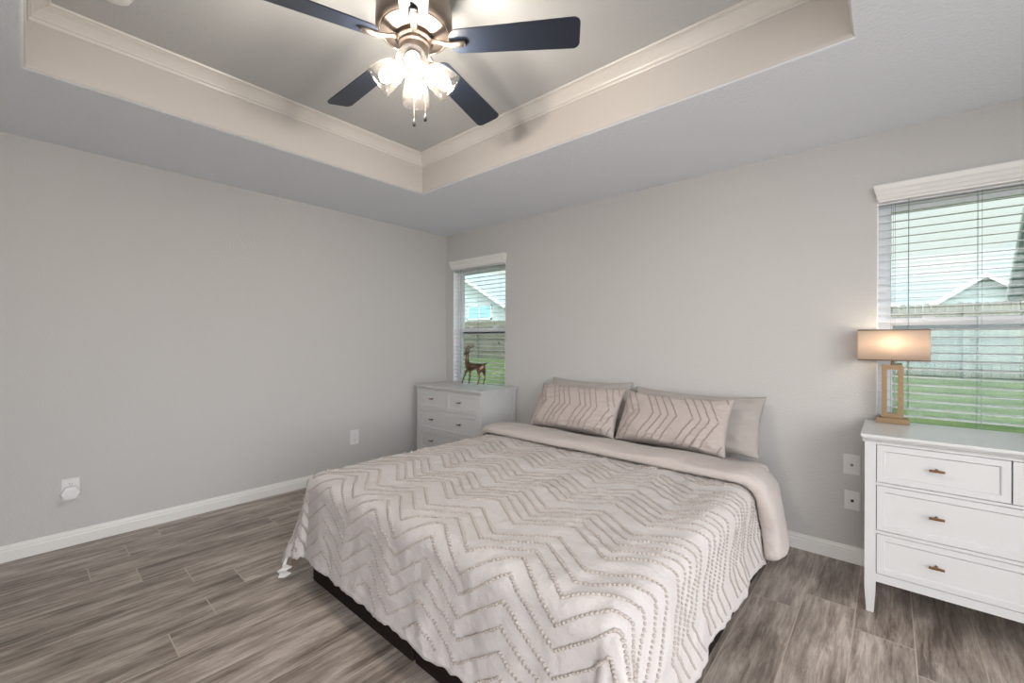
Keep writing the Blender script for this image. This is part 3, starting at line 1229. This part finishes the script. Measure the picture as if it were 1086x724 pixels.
BLADE_A = [35.0 + 72 * k for k in range(5)]
def blade_mesh():
    bm = bmesh.new()
    L0, L1, w0, w1 = 0.165, 0.745, 0.058, 0.073
    out = []
    n = 8
    rc = 0.03
    for k in range(n + 1):      # inner rounded end
        a = math.pi / 2 + math.pi / 2 * k / n
        out.append((L0 + 0.045 + 0.045 * math.cos(a), w0 - 0.045 + 0.045 * math.sin(a)))
    for k in range(n + 1):
        a = math.pi + math.pi / 2 * k / n
        out.append((L0 + 0.045 + 0.045 * math.cos(a), -w0 + 0.045 + 0.045 * math.sin(a)))
    for k in range(n + 1):
        a = -math.pi / 2 + math.pi / 2 * k / n
        out.append((L1 - rc + rc * math.cos(a), -w1 + rc + rc * math.sin(a)))
    for k in range(n + 1):
        a = math.pi / 2 * k / n
        out.append((L1 - rc + rc * math.cos(a), w1 - rc + rc * math.sin(a)))
    prism(bm, out, -0.003, 0.003, 'z')
    return bm
blademe = None
for ang in BLADE_A:
    Rz = Matrix.Rotation(math.radians(ang), 4, 'Z')
    pitch = Matrix.Rotation(math.radians(-14), 4, 'X')
    if blademe is None:
        b = obj('blade', blade_mesh(), M_blade, fan)
        autosmooth(b, 30)
        blademe = b.data
    else:
        b = obj('blade', blademe, None, fan)
    b.matrix_local = Rz @ Matrix.Translation((0, 0, fz(2.763))) @ pitch
    # bracket: arm from the flywheel dipping to a tongue below the blade
    bm = bmesh.new()
    path = [(0.07, 0, fz(2.775)), (0.10, 0, fz(2.77)), (0.135, 0, fz(2.757)), (0.17, 0, fz(2.748)), (0.205, 0, fz(2.7495)), (0.237, 0, fz(2.752))]
    wid = [0.016, 0.015, 0.016, 0.019, 0.021, 0.019]
    rows = []
    for (x, y, z), w in zip(path, wid):
        rows.append([bm.verts.new(p) for p in ((x, -w, z + 0.003), (x, -w * 0.6, z - 0.005), (x, w * 0.6, z - 0.005), (x, w, z + 0.003), (x, 0, z + 0.007))])
    for k in range(len(rows) - 1):
        for i in range(5):
            bm.faces.new((rows[k][i], rows[k][(i + 1) % 5], rows[k + 1][(i + 1) % 5], rows[k + 1][i]))
    bm.faces.new(rows[0])
    bm.faces.new(rows[-1][::-1])
    br = obj('blade_bracket', bm, M_nickel, fan, True)
    br.matrix_local = Rz
    bm = bmesh.new()
    box(bm, 0.229, 0.2385, -0.0095, 0.0095, fz(2.7455), fz(2.749))
    sl = obj('slot', bm, M_dark, br)

# four glass shades with lit bulbs
SH_A = [320.5, 50.5, 140.5, 230.5]
for ang in SH_A:
    a = math.radians(ang)
    el = math.radians(41)
    d = Vector((math.cos(a) * math.cos(el), math.sin(a) * math.cos(el), -math.sin(el)))
    start = Vector((math.cos(a) * 0.05, math.sin(a) * 0.05, fz(2.675)))
    q = d.to_track_quat('Z', 'Y').to_matrix().to_4x4()
    T = Matrix.Translation(start) @ q
    bm = bmesh.new()
    lathe(bm, [(0.012, -0.01), (0.016, 0.0), (0.027, 0.008), (0.031, 0.016), (0.031, 0.034), (0.028, 0.038), (0.0, 0.038)], 24, T)
    hold = autosmooth(obj('lamp_holder', bm, M_nickel, fan))
    bm = bmesh.new()
    prof = [(0.030, 0.018), (0.036, 0.022), (0.044, 0.034), (0.053, 0.055), (0.060, 0.08), (0.064, 0.105), (0.066, 0.128), (0.0668, 0.146)]
    lathe(bm, prof, 36, T, cap=False)
    sh = obj('lamp_shade', bm, M_seeded, fan, True)
    md = sh.modifiers.new('thickness', 'SOLIDIFY')
    md.thickness = 0.003
    bm = bmesh.new()
    r_ = 0.031
    prof = [(0.012, 0.036), (0.014, 0.045)]
    for k in range(1, 10):
        t = -math.pi / 2 + 0.5 + (math.pi - 0.5) * k / 9
        prof.append((max(0.0005, r_ * math.cos(t)), 0.083 + r_ * math.sin(t)))
    lathe(bm, prof, 20, T)
    obj('bulb', bm, M_bulb, sh, True)

for (x, y, zt, zb) in ((0.0, 0.0, 2.64, 2.415), (0.043, 0.030, 2.66, 2.435)):
    bm = bmesh.new()
    tube(bm, [(x, y, fz(zt + 0.01)), (x, y, fz(zb))], 0.0014, 6)
    pc = obj('pull_chain', bm, M_nickel, fan)
    bm = bmesh.new()
    lathe(bm, [(0.001, 0.012), (0.004, 0.008), (0.0065, -0.002), (0.0075, -0.014), (0.0055, -0.022), (0.0, -0.024)], 12, Matrix.Translation((x, y, fz(zb))))
    obj('finial', bm, M_dark, pc, True)

# smoke detector on the tray ceiling
sd = thing('smoke_detector', 'small white round smoke detector on the ceiling tray', 'smoke detector', (1.500, -3.263, TZ))
bm = bmesh.new()
lathe(bm, [(0.07, 0.0), (0.07, -0.012), (0.062, -0.018), (0.06, -0.03), (0.045, -0.04), (0.02, -0.043), (0.0, -0.043)], 36)
autosmooth(obj('body', bm, M_plate, sd))
bm = bmesh.new()
lathe(bm, [(0.0, -0.04), (0.012, -0.0435), (0.012, -0.048), (0.0, -0.049)], 16)
obj('test_button', bm, M_plate, sd)

# ------------------------------------------------------------------ table lamp
LX, LY, LZ = 4.239, -0.095, 0.938
lamp = thing('table_lamp', 'lit table lamp with open gold rectangle base and wide beige shade', 'lamp', (LX, LY, LZ))
obj('base', bbox(-0.075, 0.075, -0.045, 0.045, 0.0, 0.032, 0.002), M_gold, lamp)
bm = bmesh.new()
ow, iw, zb, zt, th, dp = 0.0495, 0.0245, 0.032, 0.345, 0.026, 0.021
for (a, b, c, d) in ((-ow, -iw, zb, zt), (iw, ow, zb, zt), (-iw, iw, zb, zb + th), (-iw, iw, zt - th, zt)):
    box(bm, a, b, -dp, dp, c, d)
bmesh.ops.remove_doubles(bm, verts=bm.verts, dist=0.0001)
obj('frame', bm, M_gold, lamp)
bm = bmesh.new()
lathe(bm, [(0.008, 0.343), (0.008, 0.352), (0.006, 0.356), (0.006, 0.42), (0.013, 0.422), (0.013, 0.455), (0.0, 0.455)], 16)
autosmooth(obj('stem', bm, M_gold, lamp))
# rectangular shade with rounded corners, open top and bottom
def rrect(hx, hy, r, n=6):
    o = []
    for cx, cy, a0 in ((hx - r, hy - r, 0), (-hx + r, hy - r, 90), (-hx + r, -hy + r, 180), (hx - r, -hy + r, 270)):
        for k in range(n + 1):
            a = math.radians(a0 + 90 * k / n)
            o.append((cx + r * math.cos(a), cy + r * math.sin(a)))
    return o
def rim(z0, z1, hx, hy, r, m, name, thick):
    bm = bmesh.new()
    pr = rrect(hx, hy, r)
    a = [bm.verts.new((x, y, z0)) for x, y in pr]
    b = [bm.verts.new((x, y, z1)) for x, y in pr]
    n = len(pr)
    for i in range(n):
        bm.faces.new((a[i], a[(i + 1) % n], b[(i + 1) % n], b[i]))
    o = obj(name, bm, m, lamp, False)
    autosmooth(o, 40)
    md = o.modifiers.new('thickness', 'SOLIDIFY')
    md.thickness = thick
    return o
S0, S1 = 0.374, 0.556
shade = rim(S0, S1, 0.160, 0.080, 0.006, M_shade, 'lamp_shade', 0.0012)
M_rim = mat('shade_rim', lin(112, 88, 72), 0.6)
for za, zb_ in ((S0 - 0.001, S0 + 0.005), (S1 - 0.005, S1 + 0.001)):
    o = rim(za, zb_, 0.1612, 0.0812, 0.007, M_rim, 'rim', 0.0024)
    o.parent = shade
bm = bmesh.new()
prof = [(0.012, 0.452)]
for k in range(1, 9):
    t = -math.pi / 2 + 0.5 + (math.pi - 0.5) * k / 8
    prof.append((max(0.0005, 0.027 * math.cos(t)), 0.49 + 0.027 * math.sin(t)))
lathe(bm, prof, 18)
obj('bulb', bm, M_lampbulb, lamp, True)
bm = bmesh.new()
tube(bm, [(-0.158, 0, S1 - 0.02), (-0.016, 0, 0.45), (0.016, 0, 0.45), (0.158, 0, S1 - 0.02)], 0.0016, 6)
obj('shade_spider', bm, M_gold, lamp)

# ------------------------------------------------------------------ deer figurine
DZ = 0.918
deer = thing('deer_figurine', 'bronze standing deer figurine with antlers on the corner dresser', 'figurine', (0.64, -0.145, DZ), math.radians(9))


def skin(name, chains, m, parent, sub=2):
    """chains: list of lists of (x, y, z, r); first vertex of later chains may be an index into earlier vertices"""
    vs, es, rs = [], [], []
    for ch in chains:
        prev = None
        for c in ch:
            if isinstance(c, int):
                prev = c
                continue
            vs.append(c[:3])
            rs.append(c[3] if isinstance(c[3], tuple) else (c[3], c[3]))
            if prev is not None:
                es.append((prev, len(vs) - 1))
            prev = len(vs) - 1
    me = bpy.data.meshes.new(name)
    me.from_pydata(vs, es, [])
    o = bpy.data.objects.new(name, me)
    COL.objects.link(o)
    me.materials.append(m)
    md = o.modifiers.new('skin', 'SKIN')
    md.use_smooth_shade = True
    for i, sv in enumerate(me.skin_vertices[0].data):
        sv.radius = rs[i]
        sv.use_root = (i == 0)
    s = o.modifiers.new('smooth', 'SUBSURF')
    s.levels = s.render_levels = sub
    if parent:
        o.parent = parent
    return o


# body along x, head towards -x
chains = [
    # 0 hip/pelvis ... chest ... neck ... muzzle
    [(0.125, 0, 0.205, 0.040), (0.085, 0, 0.210, 0.037), (0.03, 0, 0.204, 0.034), (-0.03, 0, 0.206, 0.040), (-0.065, 0, 0.225, 0.036), (-0.078, 0, 0.262, 0.026),
     (-0.074, 0, 0.300, 0.019), (-0.070, 0, 0.335, 0.017), (-0.080, 0, 0.356, 0.019), (-0.104, 0, 0.352, 0.013), (-0.128, 0, 0.345, 0.008)],
    # tail
    [0, (0.165, 0, 0.226, 0.014), (0.186, 0, 0.240, 0.010), (0.204, 0, 0.250, 0.007), (0.212, 0, 0.254, 0.003)],
]
# hind legs: thigh, knee (forward), hock (back), shank, hoof
for s, dx in ((-1, -0.008), (1, 0.03)):
    chains.append([0, (0.125 + dx, s * 0.026, 0.160, 0.023), (0.120 + dx, s * 0.027, 0.125, 0.014), (0.136 + dx, s * 0.027, 0.085, 0.009),
                   (0.118 + dx, s * 0.027, 0.035, 0.0075), (0.108 + dx, s * 0.027, 0.010, 0.0085), (0.100 + dx, s * 0.027, 0.0075, 0.0075)])
# front legs: shoulder, knee, pastern, hoof
for s, dx in ((-1, -0.045), (1, 0.012)):
    chains.append([4 - 1, (-0.052 + dx * 0.3, s * 0.024, 0.150, 0.015), (-0.058 + dx * 0.7, s * 0.025, 0.095, 0.0095), (-0.070 + dx, s * 0.025, 0.045, 0.0075),
                   (-0.078 + dx, s * 0.025, 0.010, 0.0085), (-0.086 + dx, s * 0.025, 0.0075, 0.0075)])
# ears
for s in (-1, 1):
    chains.append([8, (-0.062, s * 0.022, 0.366, 0.008), (-0.052, s * 0.036, 0.376, 0.0035)])
skin('body', chains, M_deer, deer, 2)
for s in (-1, 1):
    ch = [[(-0.078, s * 0.010, 0.368, 0.0075), (-0.070, s * 0.022, 0.392, 0.0067), (-0.050, s * 0.034, 0.412, 0.0060), (-0.026, s * 0.040, 0.428, 0.0060), (-0.012, s * 0.036, 0.452, 0.0045), (-0.010, s * 0.03, 0.470, 0.0023)],
          [1, (-0.086, s * 0.026, 0.408, 0.0053), (-0.098, s * 0.026, 0.425, 0.0023)],
          [2, (-0.060, s * 0.036, 0.436, 0.0053), (-0.066, s * 0.034, 0.456, 0.0023)],
          [3, (-0.034, s * 0.042, 0.450, 0.0045), (-0.040, s * 0.040, 0.470, 0.0023)],
          [3, (-0.008, s * 0.044, 0.430, 0.0045), (0.010, s * 0.044, 0.442, 0.0023)]]
    skin('antler', ch, M_deer, deer, 1)


# ------------------------------------------------------------------ wall plates
def plate(name, label, cat, cx, cz_, w, h, wall):
    """wall 'left' (x=0, faces +x) or 'back' (y=0, faces -y)"""
    loc = (0.0, cx, cz_) if wall == 'left' else (cx, 0.0, cz_)
    rz = math.radians(90) if wall == 'left' else 0.0
    root = thing(name, label, cat, loc, rz)
    bm = bmesh.new()
    a = [bm.verts.new(p) for p in ((-w / 2, 0, -h / 2), (w / 2, 0, -h / 2), (w / 2, 0, h / 2), (-w / 2, 0, h / 2))]
    b = [bm.verts.new((x, -0.003, z)) for x, z in ((-w / 2, -h / 2), (w / 2, -h / 2), (w / 2, h / 2), (-w / 2, h / 2))]
    c = [bm.verts.new((x, -0.0065, z)) for x, z in ((-w / 2 + 0.004, -h / 2 + 0.004), (w / 2 - 0.004, -h / 2 + 0.004), (w / 2 - 0.004, h / 2 - 0.004), (-w / 2 + 0.004, h / 2 - 0.004))]
    for r1, r2 in ((a, b), (b, c)):
        for i in range(4):
            bm.faces.new((r1[i], r1[(i + 1) % 4], r2[(i + 1) % 4], r2[i]))
    bm.faces.new(c)
    bm.faces.new(a[::-1])
    obj('face_plate', bm, M_plate, root)
    for sz in (-1, 1):
        bm = bmesh.new()
        lathe(bm, [(0.0035, 0.0), (0.003, 0.0012), (0.0, 0.0014)], 10, Matrix.Translation((0, -0.0063, sz * h * 0.36)) @ Matrix.Rotation(math.radians(90), 4, 'X'))
        obj('screw', bm, M_plate, root)
    return root


def receptacle(root, z):
    bm = bmesh.new()
    pr = [(0.017 * math.cos(t) , z + 0.0145 * math.sin(t)) for t in [2 * math.pi * k / 24 for k in range(24)]]
    prism(bm, pr, -0.0085, -0.006, 'y')
    f = obj('receptacle', bm, M_plate, root)
    bm = bmesh.new()
    for x in (-0.006, 0.006):
        box(bm, x - 0.001, x + 0.001, -0.0092, -0.0083, z, z + 0.008)
    box(bm, -0.002, 0.002, -0.0092, -0.0083, z - 0.009, z - 0.005)
    obj('slots', bm, M_dark, f)


o1 = plate('power_outlet', 'white wall outlet low on the left wall near the corner dresser', 'outlet', -1.233, 0.40, 0.098, 0.150, 'left')
receptacle(o1, 0.026)
receptacle(o1, -0.026)
o2 = plate('power_outlet', 'white wall outlet low on the left wall, mostly covered by a hexagonal plug-in', 'outlet', -3.318, 0.388, 0.092, 0.150, 'left')
receptacle(o2, 0.034)
receptacle(o2, -0.02)

p1 = plate('jack_plate', 'upper white jack plate with metal connector beside the large dresser', 'wall plate', 4.045, 0.628, 0.09, 0.130, 'back')
bm = bmesh.new()
RX90 = Matrix.Rotation(math.radians(90), 4, 'X')
lathe(bm, [(0.008, 0.005), (0.008, 0.009), (0.0055, 0.009), (0.0055, 0.016), (0.0035, 0.016), (0.0035, 0.012), (0.0, 0.012)], 14, RX90)
obj('connector', bm, M_nickel, p1)
p2 = plate('jack_plate', 'lower white jack plate with a dark centre hole beside the large dresser', 'wall plate', 4.048, 0.398, 0.082, 0.122, 'back')
bm = bmesh.new()
box(bm, -0.008, 0.008, -0.0085, -0.006, -0.008, 0.008)
obj('jack', bm, M_dark, p2)

# hexagonal plug-in night light on the second outlet
ng = thing('plug_in_gadget', 'white hexagonal plug-in gadget stuck in the left wall outlet', 'plug-in device', (0.0095, -3.32, 0.372), math.radians(90))
bm = bmesh.new()
R6 = lambda r, s=1.0: [(r * math.cos(math.radians(60 * k)), s * r * math.sin(math.radians(60 * k))) for k in range(6)]
rings = []
for (y, r) in ((-0.012, 0.034), (-0.018, 0.049), (-0.044, 0.051), (-0.052, 0.046), (-0.054, 0.036)):
    rings.append([bm.verts.new((x, y, z)) for x, z in R6(r)])
for k in range(len(rings) - 1):
    for i in range(6):
        bm.faces.new((rings[k][i], rings[k][(i + 1) % 6], rings[k + 1][(i + 1) % 6], rings[k + 1][i]))
bm.faces.new(rings[0][::-1])
bm.faces.new(rings[-1])
autosmooth(obj('body', bm, M_plate, ng), 20)
obj('plug', bbox(-0.015, 0.015, -0.013, 0.0, -0.012, 0.012, 0.002), M_plate, ng)
bm = bmesh.new()
rings = []
for (y, r) in ((-0.0535, 0.026), (-0.0565, 0.025), (-0.0575, 0.022)):
    rings.append([bm.verts.new((x, y, z)) for x, z in R6(r)])
for k in range(len(rings) - 1):
    for i in range(6):
        bm.faces.new((rings[k][i], rings[k][(i + 1) % 6], rings[k + 1][(i + 1) % 6], rings[k + 1][i]))
bm.faces.new(rings[-1])
obj('cap', bm, M_plate, ng)

# ------------------------------------------------------------------ outdoors
M_lawn = var(mat('lawn_grass', lin(96, 124, 62), 0.95, spec=0.1, bump=(30, 0.8, 0.04, 4)), 1.3, lin(80, 100, 62), lin(126, 134, 92), (1, 2.4, 1), 6)
M_fence = var(mat('weathered_fence_wood', lin(150, 138, 122), 0.9, spec=0.1), 2.0, lin(92, 88, 80), lin(136, 130, 118), (9, 3, 0.6), 4)
M_siding = mat('pale_siding', lin(176, 184, 186), 0.8, spec=0.1)
M_roof = var(mat('roof_shingles', lin(120, 122, 126), 0.9, spec=0.1), 8, lin(146, 154, 160), lin(172, 178, 182))
M_fascia = mat('white_fascia', lin(220, 222, 222), 0.7)
M_hwin = mat('pane_sky_reflection', lin(150, 200, 212), 0.1, spec=0.8)  # sky reflection painted as a bright cyan base colour
M_soffit = mat('eave_paint', lin(44, 74, 88), 0.8)


def gz(y):
    return -0.16 + 0.72 * min(max((y - 0.6) / 11.1, 0), 1)


nx, ny = 30, 30
verts, faces = [], []
xs = np.linspace(-34, 26, nx)
ysv = np.concatenate([np.linspace(0.14, 14, 20), np.linspace(16, 50, 10)])
for x in xs:
    for y in ysv:
        verts.append((x, y, gz(y) + 0.015 * noise.noise(Vector((x * 0.7, y * 0.7, 0)))))
for i in range(nx - 1):
    for j in range(len(ysv) - 1):
        q = i * len(ysv) + j
        faces.append((q, q + len(ysv), q + len(ysv) + 1, q + 1))
lawn = obj('lawn', np_mesh('lawn', verts, faces), M_lawn, None, True)
lawn['kind'] = 'structure'
lawn['label'] = 'green back lawn rising to the fence'
bm = bmesh.new()
box(bm, -34, RX + 0.14, -30, RY - 0.141, -0.4, -0.18)
box(bm, RX + 0.141, 30, -30, 0.1, -0.4, -0.18)
pt_ = obj('ground', bm, mat('bounce_ground', lin(214, 212, 208), 0.9))  # unseen ground, made pale to bounce light up to the ceiling
pt_['kind'] = 'structure'

# own eave outside above the windows
bm = bmesh.new()
box(bm, -0.6, RX + 0.6, 0.14, 0.50, 2.36, 2.40)
box(bm, -0.6, RX + 0.6, 0.48, 0.505, 2.325, 2.50)
o = obj('roof_eave', bm, M_soffit)
o['kind'] = 'structure'

# fence
FY = 11.7
fence = thing('wooden_fence', 'weathered dog-ear picket fence across the back of the lawn', 'fence', (0, FY, gz(FY)))
bm = bmesh.new()
x = -20.0
rng = random.Random(3)
while x < 13.0:
    w = 0.138
    top = 1.83 + rng.uniform(-0.02, 0.02) + 0.0 * x
    pr = [(x, 0.02), (x + w, 0.02), (x + w, top - 0.05), (x + w - 0.035, top), (x + 0.035, top), (x, top - 0.05)]
    prism(bm, pr, 0.0, 0.018, 'y')
    x += w + rng.uniform(0.006, 0.016)
obj('pickets', bm, M_fence, fence)
for z in (0.35, 0.95, 1.5):
    bm = bmesh.new()
    box(bm, -20, 13, -0.045, 0.0, z, z + 0.088)
    obj('rail', bm, M_fence, fence)
for xp in np.arange(-19.4, 13, 2.44):
    xx = xp + 0.61
    bm = bmesh.new()
    box(bm, xx - 0.05, xx + 0.05, -0.14, -0.045, 0.0, 1.72)
    obj('fence_post', bm, M_fence, fence)


def gable_house(name, label, x0, x1, y0, y1, z0, ze, zr, ridge='y', over=0.35, wins=()):
    """ridge runs along 'x' or 'y'"""
    root = thing(name, label, 'house', ((x0 + x1) / 2, (y0 + y1) / 2, z0), group='houses beyond the fence')
    cx, cy = (x0 + x1) / 2, (y0 + y1) / 2
    bm = bmesh.new()
    if ridge == 'y':
        pr = [(x0 - cx, 0), (x1 - cx, 0), (x1 - cx, ze - z0), (0, zr - z0), (x0 - cx, ze - z0)]
        prism(bm, pr, y0 - cy, y1 - cy, 'y')
    else:
        pr = [(y0 - cy, 0), (y1 - cy, 0), (y1 - cy, ze - z0), (0, zr - z0), (y0 - cy, ze - z0)]
        prism(bm, pr, x0 - cx, x1 - cx, 'x')
    obj('walls', bm, M_siding, root)
    bm = bmesh.new()
    half = (x1 - x0) / 2 if ridge == 'y' else (y1 - y0) / 2
    sl = (zr - ze) / half
    t = 0.16
    e = half + over
    ez = ze - z0 - sl * over
    pr = [(-e, ez), (0, zr - z0), (e, ez), (e, ez + t), (0, zr - z0 + t), (-e, ez + t)]
    if ridge == 'y':
        prism(bm, pr, y0 - cy - over, y1 - cy + over, 'y')
    else:
        prism(bm, pr, x0 - cx - over, x1 - cx + over, 'x')
    obj('roof', bm, M_roof, root)
    # rake boards on the gable ends
    bm = bmesh.new()
    pr2 = [(-e, ez - 0.03), (0, zr - z0 - 0.03), (e, ez - 0.03), (e, ez + t + 0.02), (0, zr - z0 + t + 0.02), (-e, ez + t + 0.02)]
    if ridge == 'y':
        prism(bm, pr2, y0 - cy - over - 0.04, y0 - cy - over, 'y')
    else:
        prism(bm, pr2, x0 - cx - over - 0.04, x0 - cx - over, 'x')
    obj('rake_board', bm, M_fascia, root)
    for (wx, wz, ww, wh) in wins:      # windows in the y0 face
        bm = bmesh.new()
        X0, X1 = wx - cx - ww / 2, wx - cx + ww / 2
        Y = y0 - cy
        f_ = 0.09
        for (a, b, c, d) in ((X0, X1, wz - z0, wz - z0 + f_), (X0, X1, wz - z0 + wh - f_, wz - z0 + wh), (X0, X0 + f_, wz - z0, wz - z0 + wh), (X1 - f_, X1, wz - z0, wz - z0 + wh),
                             (-f_ / 2 + (X0 + X1) / 2, f_ / 2 + (X0 + X1) / 2, wz - z0, wz - z0 + wh)):
            box(bm, a, b, Y - 0.06, Y, c, d)
        w_ = obj('window', bm, M_fascia, root)
        bm = bmesh.new()
        box(bm, X0 + f_, X1 - f_, Y - 0.03, Y - 0.01, wz - z0 + f_, wz - z0 + wh - f_)
        obj('pane', bm, M_hwin, w_)
    return root


gable_house('neighbour_house', 'pale gabled house with a twin window seen through the narrow window', -23.5, -13.6, 16.0, 26.0, 0.5, 3.6, 6.3, 'y', 0.4,
            wins=((-15.75, 2.75, 2.2, 0.95),))
gable_house('neighbour_house', 'distant house with a low hipped grey roof above the fence through the large window', 5.9, 8.7, 24.0, 32.0, 0.5, 3.2, 4.25, 'y', 0.35)
gable_house('neighbour_house', 'nearer house at the edge of the large window with a steep sloping roof edge', 7.3, 16.0, 12.2, 16.9, 0.5, 2.75, 5.0, 'x', 0.3)
gable_house('neighbour_house', 'distant house with a low roof peeking over the fence beside the window frame', -1.0, 4.2, 25.0, 33.0, 0.5, 3.2, 4.3, 'y', 0.35)
